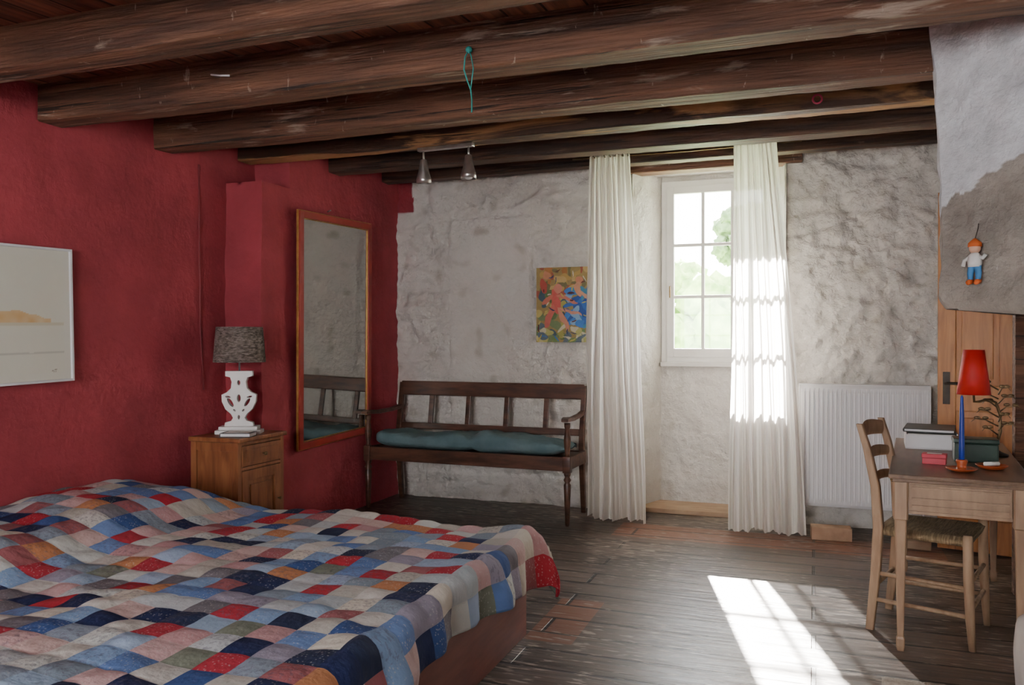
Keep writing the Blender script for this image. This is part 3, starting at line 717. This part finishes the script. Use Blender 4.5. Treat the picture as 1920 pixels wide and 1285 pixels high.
# ------------------------------------------------------------------ NIGHTSTAND
e = empty('nightstand', (-3.30,4.13,0)); T(e, 'brown wooden nightstand with one drawer and a panelled door', 'nightstand')
a, bq = .17, .215
box('nightstand_top', (-a-.01,-bq-.015,.7125), (a+.02,bq+.015,.74), 'night', e, bev=.008)
boxes('cabinet_body', [((-a+.041,-bq+.006,.07),(a-.041,-bq+.02,.70)), ((-a+.041,bq-.02,.07),(a-.041,bq-.006,.70)), ((-a+.004,-bq+.031,.07),(-a+.014,bq-.031,.70)), ((-a+.02,-bq+.022,.066),(a-.024,bq-.022,.09)), ((-a+.02,-bq+.022,.522),(a-.024,bq-.022,.54)),
    ((a-.04,-bq-.004,.0),(a,-bq+.03,.712)), ((a-.04,bq-.03,.0),(a,bq+.004,.712)), ((-a,-bq-.004,.0),(-a+.04,-bq+.03,.712)), ((-a,bq-.03,.0),(-a+.04,bq+.004,.712)),
    ((-a+.041,-bq-.001,.66),(a-.041,-bq+.005,.711)), ((-a+.041,-bq-.001,.06),(a-.041,-bq+.005,.14)), ((a-.02,-bq+.031,.692),(a-.001,bq-.031,.711)), ((a-.02,-bq+.031,.062),(a-.001,bq-.031,.10)), ((a-.02,-bq+.031,.546),(a-.001,bq-.031,.564))], 'night', e, bev=.002)
dr = boxes('drawer', [((a-.018,-bq+.034,.568),(a+.004,bq-.034,.688)), ((a+.0045,-bq+.06,.59),(a+.009,bq-.06,.666))], 'night', e, bev=.002)
dk = lathe('knob', [(.004,0),(.004,.012),(.011,.018),(.011,.026),(.003,.03)], 'brass', dr, 14, loc=(a+.008,0,.628), rot=(0,pi/2,0))
dd = boxes('cabinet_door', [((a-.018,-bq+.034,.104),(a+.004,-bq+.09,.542)), ((a-.018,bq-.09,.104),(a+.004,bq-.034,.542)), ((a-.018,-bq+.091,.104),(a+.003,bq-.091,.165)), ((a-.018,-bq+.091,.48),(a+.003,bq-.091,.542)), ((a-.015,-bq+.091,.166),(a-.008,bq-.091,.479)), ((a-.007,-bq+.115,.19),(a+.001,bq-.115,.455))], 'night', e, bev=.003)
lathe('knob', [(.004,0),(.004,.010),(.009,.016),(.009,.022),(.003,.026)], 'brass', dd, 14, loc=(a+.004,bq-.06,.33), rot=(0,pi/2,0))

# lamp
e = empty('table_lamp', (-3.30,4.14,.7405), math.radians(26)); T(e, 'table lamp with white carved pierced base and grey woven shade', 'lamp')
bm = bmesh.new(); bm_box(bm, (-.135,-.06,0),(.135,.06,.022),.004); bm_box(bm, (-.115,-.05,.0225),(.115,.05,.045),.005)
from_bm('lamp_foot', bm, 'white', e)
cu = bpy.data.curves.new('lamp_body_curve','CURVE'); cu.dimensions = '2D'; cu.fill_mode = 'BOTH'; cu.extrude = .018; cu.bevel_depth = .003
half = [(.085,.04),(.080,.065),(.045,.075),(.032,.095),(.045,.12),(.078,.15),(.098,.195),(.100,.235),(.070,.25),(.045,.275),(.040,.315),(.05,.345),(.078,.352),(.078,.378)]
out = half + [(-x,z) for x,z in reversed(half)]
def spl(pts):
    s = cu.splines.new('POLY'); s.points.add(len(pts)-1)
    for p, (x,y) in zip(s.points, pts): p.co = (x,y,0,1)
    s.use_cyclic_u = True
spl(out)
def tear(cx, cz, a, b_, r, flip=1):
    return [(flip*(cx+a*cos(t)*cos(r)-b_*sin(t)*sin(r)), cz+a*cos(t)*sin(r)+b_*sin(t)*cos(r)) for t in [2*pi*i/18 for i in range(18)]]
for f_ in (1,-1):
    spl(tear(.050,.190,.032,.012,1.0,f_)); spl(tear(.064,.224,.018,.008,.2,f_)); spl(tear(.026,.142,.011,.007,.8,f_))
spl(tear(0,.215,.013,.026,0)); spl(tear(0,.31,.011,.018,0)); spl(tear(0,.10,.009,.016,0))
tmp = bpy.data.objects.new('tmpc', cu); COL.objects.link(tmp)
dg = bpy.context.evaluated_depsgraph_get(); me = bpy.data.meshes.new_from_object(tmp.evaluated_get(dg)); bpy.data.objects.remove(tmp)
me.materials.clear(); me.materials.append(MAT['white'])
lb = bpy.data.objects.new('lamp_base', me); COL.objects.link(lb); lb.parent = e; lb.rotation_euler = (pi/2,0,0)
tube('lamp_stem', [(0,0,.37),(0,0,.45),(0,0,.52)], .006, 'grey_metal', e)
def shade(name, r0, r1, h, z0, mat, e, seg=36, th=.004, **k):
    bm = bmesh.new(); rings = []
    for r, z in ((r0,z0),(r0*.5+r1*.5,z0+h/2),(r1,z0+h),(r1-th,z0+h),(r0*.5+r1*.5-th,z0+h/2),(r0-th,z0)):
        rings.append([bm.verts.new((r*cos(2*pi*i/seg), r*sin(2*pi*i/seg), z)) for i in range(seg)])
    for q in range(6):
        A, B = rings[q], rings[(q+1)%6]
        for i in range(seg): bm.faces.new([A[i],A[(i+1)%seg],B[(i+1)%seg],B[i]])
    return from_bm(name, bm, mat, e, True, **k)
shade('lamp_shade', .155, .138, .215, .435, 'shade_fur', e)
e = empty('book', (-3.20,4.005,.7405), math.radians(18)); T(e, 'paperback book lying flat on the nightstand', 'book')
box('book_pages', (-.087,-.056,.0032),(.086,.056,.0208),'card',e,bev=.001)
boxes('book_cover', [((-.09,-.058,0),(.09,.058,.003)),((-.09,-.058,.021),(.09,.058,.024)),((-.092,-.058,.003),(-.088,.058,.021))],'black',e,bev=.0008)
box('cover_print', (-.07,-.045,.0241),(.07,.045,.0252),'paper',e,bev=0)

# ------------------------------------------------------------------ BED + QUILT
BX0, BX1, BY0, BY1 = -3.52, -1.20, 1.32, 3.45
e = empty('bed', ((BX0+BX1)/2,(BY0+BY1)/2,0)); T(e, 'wide double bed with reddish brown wooden base', 'bed')
hx_, hy_ = (BX1-BX0)/2, (BY1-BY0)/2
boxes('bed_base', [((-hx_,-hy_,.0),(-hx_+.03,hy_,.30)), ((hx_-.03,-hy_,.0),(hx_,hy_,.30)), ((-hx_+.031,-hy_,.0),(hx_-.031,-hy_+.03,.30)), ((-hx_+.031,hy_-.03,.0),(hx_-.031,hy_,.30)), ((-hx_+.031,-hy_+.031,.22),(hx_-.031,hy_-.031,.245))], 'bedbase', e, bev=.004)
box('mattress', (-hx_+.035,-hy_+.035,.25),(hx_-.035,hy_-.035,.425),'sheet',e,bev=.04)
for sy in (-.5,.5):
    def pil(s,t,sy=sy):
        u=(s-.5)*2; a=t*2*pi; ed=(1-abs(u)**3)**.5 if abs(u)<1 else 0
        return (-hx_+.37+cos(a)*.22*(.5+.5*ed), sy*hy_+u*.33, .465+sin(a)*.035*ed)
    grid('pillow', pil, 24, 20, 'sheet', e)
QX0, QX1, QY0, QY1 = BX0+.0, BX1+.0, BY0-.02, BY1+.01
hang = .195; PS = .105
Ls, Lt = QX1-QX0, QY1-QY0
r_ = .05
def fold(d):
    if d <= 0: return 0, 0
    q = pi*r_/2
    if d < q: return r_*sin(d/r_), r_*(1-cos(d/r_))
    return r_+.12*(d-q), r_+(d-q)
def quilt(s, t):
    ss = s*(Ls+hang); tt = -hang + t*(Lt+2*hang)
    dx = ss-Ls; dy = max(-tt, tt-Lt); sgn = -1 if tt < 0 else 1
    x = min(ss, Ls); y = min(max(tt,0),Lt)
    ox, zx = fold(dx); oy, zy = fold(dy)
    drop = max(zx, zy)
    mn = max(0,min(dx,dy))
    X = QX0+x+ox+.30*mn; Y = QY0+y+sgn*(oy+.15*mn)
    zt = .452
    bx = X-QX0
    pil = 0
    for cy_, am in ((2.98,.130),(2.12,.10)):
        pil += am*math.exp(-((bx-.42)/.38)**4)*math.exp(-((Y-cy_)/.44)**4)
    pil += .03*math.exp(-(bx/.3)**2)
    und = nz(X,Y,0,1.7)*.022 + nz(X,Y,5,4)*.012 + .014*abs(nz(X,Y,2,3))
    und += .016*max(0,nz(X*.6+Y*.9,Y*.3,8,7)) + .010*max(0,nz(X*1.1-Y*.5,Y*.5,3,9))
    u = ss/PS; v = tt/PS
    puff = .008*(abs(sin(pi*u))*abs(sin(pi*v)))**.5
    k = max(0,1-drop/.05)
    z = zt + pil + und*k + .012 + puff*k - drop
    if dx > 0:
        z -= .55*mn + .06*min(1,drop/.15)*math.exp(-((tt-Lt)/.35)**2)
    if drop > .01:
        f = min(1, drop/.12)
        wv = .024*sin(tt*9+1.3*sin(tt*3)) + .014*sin(tt*23+ss*3)
        if dx > dy: X += f*(wv+.01)+puff; z += .025*f*nz(tt,0,3,2.5)
        else: Y += sgn*f*(.018*sin(ss*10+sin(ss*4))+.01)
    return (X, Y, z)
q = grid('quilt', quilt, 230, 240, 'quilt', uvf=lambda s,t: (s*(Ls+hang)/PS+40, (t*(Lt+2*hang)-hang)/PS+40))
sm = q.modifiers.new('th','SOLIDIFY'); sm.thickness = .012; sm.offset = -1
T(q, 'patchwork quilt of red, navy, blue, pink and cream squares', 'quilt')

# ------------------------------------------------------------------ DESK
DA = math.radians(-6)
def desk_pt(lx, ly, z=.75): 
    return (.31+lx*cos(DA)-ly*sin(DA), 3.80+lx*sin(DA)+ly*cos(DA), z)
e = empty('desk', (.31,3.80,0), DA); T(e, 'antique wooden writing desk with drawer and tapered legs', 'desk')
dw, dl = .50, 1.38
bm = bmesh.new(); bm_box(bm, (-.015,-.015,.7305),(dw+.015,dl+.015,.75),.006); bm_box(bm, (0,0,.716),(dw,dl,.73),.004)
from_bm('desk_top', bm, 'desktop', e)
boxes('apron', [((.062,.018,.585),(dw-.062,.035,.715)),((.062,dl-.035,.585),(dw-.062,dl-.018,.715)),((.018,.062,.585),(.035,dl-.062,.715)),((dw-.035,.062,.585),(dw-.018,dl-.062,.715)),((.062,.012,.585),(dw-.062,.017,.598))], 'desk', e, bev=.002)
boxes('drawer', [((.066,.010,.606),(dw-.066,.0175,.708)),((.074,.003,.612),(dw-.074,.0095,.624)),((.074,.003,.690),(dw-.074,.0095,.700)),((.074,.003,.645),(dw-.074,.0095,.655))], 'desk', e, bev=.0015)
dv = boxes('drawer', [((.010,.25,.605),(.0175,1.12,.708)),((.005,.27,.612),(.0095,1.10,.624)),((.005,.27,.690),(.0095,1.10,.700))], 'desk', e, bev=.0015)
for y in (.45,.92): lathe('knob', [(.005,0),(.005,.01),(.012,.018),(.010,.026),(.002,.03)], 'brass', dv, 14, loc=(.010,y,.655), rot=(0,-pi/2,0))
for x in (.032, dw-.032):
    for y in (.032, dl-.032):
        rect_loft('leg', [(0,x,y,.026,.026),(.02,x,y,.034,.034),(.05,x,y,.034,.034),(.06,x,y,.026,.026),(.50,x,y,.044,.044),(.555,x,y,.048,.048),(.56,x,y,.058,.058),(.7155,x,y,.058,.058)], 'desk', e)

# ------------------------------------------------------------------ CHAIR
e = empty('chair', (.498,4.166,0), math.radians(-107.5)); T(e, 'rustic wooden chair with rush seat at the desk', 'chair')
for sx in (-1,1):
    rect_loft('leg', [(0,sx*.175,-.215,.030,.034),(.25,sx*.178,-.190,.036,.04),(.47,sx*.18,-.178,.038,.042),(.65,sx*.182,-.190,.036,.038),(.82,sx*.185,-.225,.034,.032),(.93,sx*.188,-.258,.030,.026)], 'chair', e)
    tube('leg', [(sx*.20,.20,0),(sx*.20,.192,.12),(sx*.20,.185,.30),(sx*.20,.182,.46),(sx*.20,.182,.485)], [.014,.018,.021,.020,.018], 'chair', e, 12)
def slat(z, hgt, yb, nm='back_slat'):
    def f(s,t):
        a = t*2*pi; u = (s-.5)*2
        return (u*.18, yb-.028*(1-u*u)+.008*cos(a), z + .5*hgt*sin(a)*(1-.15*u*u) + .012*(1-u*u))
    grid(nm, f, 20, 12, 'chair', e)
slat(.885,.075,-.245); slat(.775,.055,-.217); slat(.665,.045,-.193)
bm = bmesh.new()
for z in (.14,.26):
    bm_sweep(bm, [(-.20,.188,z+.02),(.20,.188,z+.02)], .010)
    for sx in (-1,1): bm_sweep(bm, [(sx*.178,-.195,z),(sx*.20,.19,z)], .010)
bm_sweep(bm, [(-.178,-.195,.2),(.178,-.195,.2)], .010)
from_bm('stretcher', bm, 'chair', e, True)
def seat(s,t):
    x=(s-.5)*2; y=(t-.5)*2
    w=.195+.012*y
    m_=max(abs(x),abs(y))
    return (x*w, y*.195, .475 - .012*(1-m_)*1 - .018*max(0,m_-.88)/.12 + .0025*sin(m_*70))
st = grid('seat', seat, 40, 40, 'rush', e); sm = st.modifiers.new('th','SOLIDIFY'); sm.thickness=.026; sm.offset=-1

# ------------------------------------------------------------------ DESK ITEMS
p = desk_pt(.265,.19,.7505)
e = empty('candle_holder', p); T(e, 'orange glazed candle holder dish on the desk', 'candle holder')
lathe('holder_dish', [(.030,0),(.045,.004),(.060,.012),(.062,.016),(.056,.014),(.020,.008),(.018,.03),(.024,.045),(.020,.052),(.013,.052),(.012,.045)], 'terracotta', e)
cn = lathe('candle', [(.011,0),(.0115,.05),(.009,.20),(.006,.27),(.002,.278)], 'blue_wax', None, 16, loc=(p[0],p[1],p[2]+.048)); T(cn, 'tall tapered blue candle in an orange holder', 'candle')
p = desk_pt(.385,.32,.7505)
di = lathe('dish', [(.030,0),(.048,.004),(.062,.016),(.064,.020),(.058,.018),(.040,.008),(.002,.007)], 'terracotta', None, loc=p); T(di, 'small orange glazed dish on the desk', 'dish')
wx = tube('eraser', [(p[0]-.03,p[1]-.01,p[2]+.022),(p[0]+.03,p[1]+.01,p[2]+.024)], .009, 'white', None, 8); T(wx, 'small white piece lying in the orange dish', 'eraser')
p = desk_pt(.165,.39,.7505); e = empty('small_box', p, math.radians(-12)); T(e, 'small red cardboard box on the desk', 'box')
box('box_body', (-.048,-.03,0),(.048,.03,.0275),'redbox',e,bev=.002); box('box_lid', (-.050,-.032,.028),(.050,.032,.046),'redbox',e,bev=.002); box('box_label', (-.03,-.015,.0461),(.03,.015,.047),'paper',e,bev=0)
p = desk_pt(.335,.56,.7505); e = empty('tin_box', p, math.radians(-4)); T(e, 'dark green tin box with lid on the desk', 'box')
box('box_body', (-.09,-.06,0),(.09,.06,.085),'greenbox',e,bev=.006); box('box_lid', (-.093,-.063,.0855),(.093,.063,.108),'greenbox',e,bev=.006)
p = desk_pt(.155,1.05,.7505); e = empty('letter_tray', p, math.radians(-4)); T(e, 'white paper tray filled with papers on the desk', 'letter tray')
boxes('tray_body', [((-.12,-.15,0),(.12,.15,.006)),((-.12,-.143,.0065),(-.114,.143,.085)),((.114,-.143,.0065),(.12,.143,.085)),((-.12,.1435,.0065),(.12,.15,.085)),((-.12,-.15,.0065),(.12,-.1435,.075))],'card',e,bev=.002)
box('paper_stack', (-.108,-.14,.007),(.108,.14,.078),'paper',e,bev=.002)
p = desk_pt(.155,1.05,.837); bk = empty('folder', p, math.radians(-9)); T(bk,'black folder lying on the paper tray','folder')
boxes('folder_cover', [((-.118,-.15,0),(.118,.15,.004)),((-.118,-.15,.0145),(.118,.15,.018)),((-.12,-.15,.004),(-.114,.15,.0145))],'black',bk,bev=.001); box('folder_sheets', (-.112,-.146,.0045),(.114,.146,.014),'card',bk,bev=0)

# desk lamp
bp_ = desk_pt(.435,.80,.7505)
e = empty('desk_lamp', bp_, 0); T(e, 'wrought iron branch desk lamp with red shade', 'lamp')
lathe('lamp_base', [(.055,0),(.057,.008),(.03,.018),(.012,.03),(.009,.05)], 'iron', e)
SX, SY = -.105, -.07
arm = [(0,0,.04),(.022,0,.12),(.02,0,.20),(.0,-.01,.26),(-.04,-.04,.275),(-.08,-.06,.265),(-.103,-.07,.265),(SX,SY,.30),(SX,SY,.34)]
tube('lamp_arm', arm, [.008,.007,.007,.006,.006,.006,.006,.006,.006], 'brass', e)
bm = bmesh.new()
random.seed(3)
for i in range(11):
    z = .10+.022*i; s_ = 1 if i%2 else -1; L2 = .05+.02*(i%3)
    bm_sweep(bm, [(.012,0,z),(s_*L2*.5,-.01,z+.03),(s_*L2,-.02,z+.035),(s_*L2*1.2,-.02,z+.02)], [.004,.003,.003,.001], 6)
    for q_ in range(2):
        c_ = Vector((s_*L2*(.5+.4*q_), -.015, z+.04)); t_ = bmesh.new(); bmesh.ops.create_uvsphere(t_, u_segments=8, v_segments=5, radius=1)
        for v in t_.verts: v.co = Vector((v.co.x*.014, v.co.y*.004, v.co.z*.008)) + c_
        merge(bm, t_)
from_bm('iron_leaf', bm, 'brass', e, True)
shade('lamp_shade', .074, .046, .215, .30, 'red_shade', e, 28, .002, loc=(SX,SY,0))

# ------------------------------------------------------------------ FLOOR ITEMS
e = box('brick', (-.125,-.055,0),(.125,.055,.085),'brick',None,bev=.006,loc=(.105,5.79,.0),rot=(0,0,math.radians(4))); T(e,'pale beige brick lying on the floor below the radiator','brick')
e = box('wooden_block', (-.07,-.04,0),(.07,.04,.05),'plank_light',None,bev=.006,loc=(.62,5.72,.0),rot=(0,0,math.radians(-8))); T(e,'small wooden block on the floor next to the pine door','wooden block')
def rugf(s,t):
    return ((s-.5)*.40+.003*sin(t*40), (t-.5)*.95+.003*sin(s*50), .008+.002*nz(s*9,t*20,0,2) if .01<s<.99 and .01<t<.99 else .001)
e = grid('rug', rugf, 40, 70, 'rug', loc=(.445,3.02,0)); T(e,'small beige woven rug on the plank floor','rug')

# ------------------------------------------------------------------ CEILING ITEMS
e = empty('track_light', (-2.115,4.575,2.499), math.radians(-3)); T(e, 'metal track with two spotlights below a wooden beam', 'spotlight')
box('track_bar', (-.19,-.018,-.022),(.19,.018,.0),'metal',e,bev=.003)
for x, ry, rx in ((-.155,.05,.12),(.155,-.03,-.05)):
    h = empty('spot_head', (x,0,-.022), rot=(rx,ry,0)); h.parent = e; h.scale = (1.15,1.15,1.05)
    tube('spot_stem', [(0,0,0),(0,0,-.03),(0,0,-.06)], .006, 'metal', h)
    lathe('spot_housing', [(.010,-.045),(.018,-.05),(.022,-.08),(.030,-.12),(.040,-.16),(.041,-.185),(.037,-.186),(.034,-.165),(.01,-.15)], 'metal', h)
    bm = bmesh.new(); bmesh.ops.create_uvsphere(bm, u_segments=16, v_segments=8, radius=.026); from_bm('spot_bulb', bm, 'card', h, True, loc=(0,0,-.165))
pts = [(0,0,0),(-.012,-.01,-.03),(-.016,-.012,-.08),(.0,-.012,-.13),(.012,-.010,-.16),(.016,-.008,-.20),(.016,-.01,-.25)]
e = empty('cord', (-1.275,2.975,2.455)); T(e,'turquoise cord looped over a hook on the wooden beam','cord')
tube('cord_strand', pts, .003, 'turq', e, 6)
tube('cord_loop', [(0,0,0),(.014,-.01,-.03),(.024,-.012,-.08),(.018,-.012,-.12),(.012,-.010,-.16)], .0025, 'turq', e, 6)
bm = bmesh.new(); bmesh.ops.create_icosphere(bm, subdivisions=2, radius=.014); from_bm('cord_knot', bm, 'turq', e, True)
e = tube('hook', [(-2.50,3.0,2.49),(-2.50,2.95,2.485),(-2.43,2.92,2.465),(-2.37,2.91,2.455)], .004, 'card', None, 8); T(e,'thin white metal hook on the wooden beam','hook')
bm = bmesh.new()
ring = [Vector((.022*cos(t), 0, .022*sin(t))) for t in [2*pi*i/20 for i in range(21)]]
bm_sweep(bm, ring, .005, 8); e = from_bm('ring', bm, 'pink', None, True, loc=(.013,4.486,2.545)); T(e,'small pink plastic ring hanging on the beam','ring')
e = tube('cable', [(XL+.012,4.12,2.40),(XL+.015,4.12,1.9),(XL+.012,4.13,1.4),(XL+.02,4.15,1.0)], .005, 'cablered', None, 6); T(e,'thin red painted cable running down the red wall','cable')

# ------------------------------------------------------------------ OUTSIDE
g = box('ground', (-60,8,-3.2),(60,120,-3.0),'grass',None,bev=0); S(g,'sunlit lawn outside the window')
def tree(loc, r, h, seed, mat='leaf'):
    e = empty('tree', loc); T(e,'leafy green tree outside the window','tree')
    tube('trunk', [(0,0,0),(.1,0,h*.35),(0,.1,h*.7)], [r*.12,r*.09,r*.05], 'bark', e, 10)
    random.seed(seed); bm = bmesh.new()
    for i in range(22):
        t_ = bmesh.new(); bmesh.ops.create_icosphere(t_, subdivisions=3, radius=1)
        rr = r*random.uniform(.22,.42); c_ = Vector((random.uniform(-.75,.75)*r, random.uniform(-.6,.6)*r, h*.72+random.uniform(-.8,.7)*r))
        for v in t_.verts:
            d_ = v.co.normalized(); v.co = c_ + d_*rr*(1+.45*nz(d_.x*3+i,d_.y*3,d_.z*3,1)+.35*nz(d_.x*9,d_.y*9+i,d_.z*9,1))
        merge(bm, t_)
    from_bm('foliage', bm, mat, e, True)
tree((-3.7,26,-3.0), 2.0, 7.4, 1); tree((-2.9,36,-3.0), 1.2, 12.2, 2, 'leaf_dark'); tree((-10.5,34,-3.0), 3, 7, 5); tree((3.5,34,-3.0), 3.0, 7, 6)

# ------------------------------------------------------------------ LIGHT
w = bpy.data.worlds.new('World'); bpy.context.scene.world = w; w.use_nodes = True
bg = w.node_tree.nodes['Background']; bg.inputs[0].default_value = (.95,.97,1,1); bg.inputs[1].default_value = 27
sd = bpy.data.lights.new('sun','SUN'); sd.energy = 230; sd.angle = math.radians(.8); sd.color = (1,.96,.90)
so = bpy.data.objects.new('sun', sd); COL.objects.link(so)
dirv = Vector((.26,-1,-.66)).normalized(); so.rotation_euler = dirv.to_track_quat('-Z','Y').to_euler(); so.location = (0,15,12)
def area(name, loc, tgt, sx, sy, en, col=(1,1,1), portal=False):
    l = bpy.data.lights.new(name,'AREA'); l.shape='RECTANGLE'; l.size=sx; l.size_y=sy; l.energy=en; l.color=col
    o = bpy.data.objects.new(name,l); COL.objects.link(o); o.location=loc
    o.rotation_euler = (Vector(tgt)-Vector(loc)).to_track_quat('-Z','Y').to_euler()
    if portal: l.cycles.is_portal = True
    return o
area('window_portal', ((MX0+MX1)/2,6.97,1.85), ((MX0+MX1)/2,0,1.85), .95, 1.5, 1, portal=True)
area('rear_fill_light', (-1.3,-1.75,1.55), (-1.5,5,1.2), 1.9, 1.2, 70, (1,.96,.92))  # area fill added behind the camera to brighten the room

cd = bpy.data.cameras.new('camera'); cam = bpy.data.objects.new('camera', cd); COL.objects.link(cam)
cd.sensor_width = 36; cd.lens = 1540/1920*36; cd.clip_start = .05; cd.clip_end = 300
cam.location = (0,0,1.32); cam.rotation_euler = (math.radians(90-.28),0,math.radians(20.2))
bpy.context.scene.camera = cam
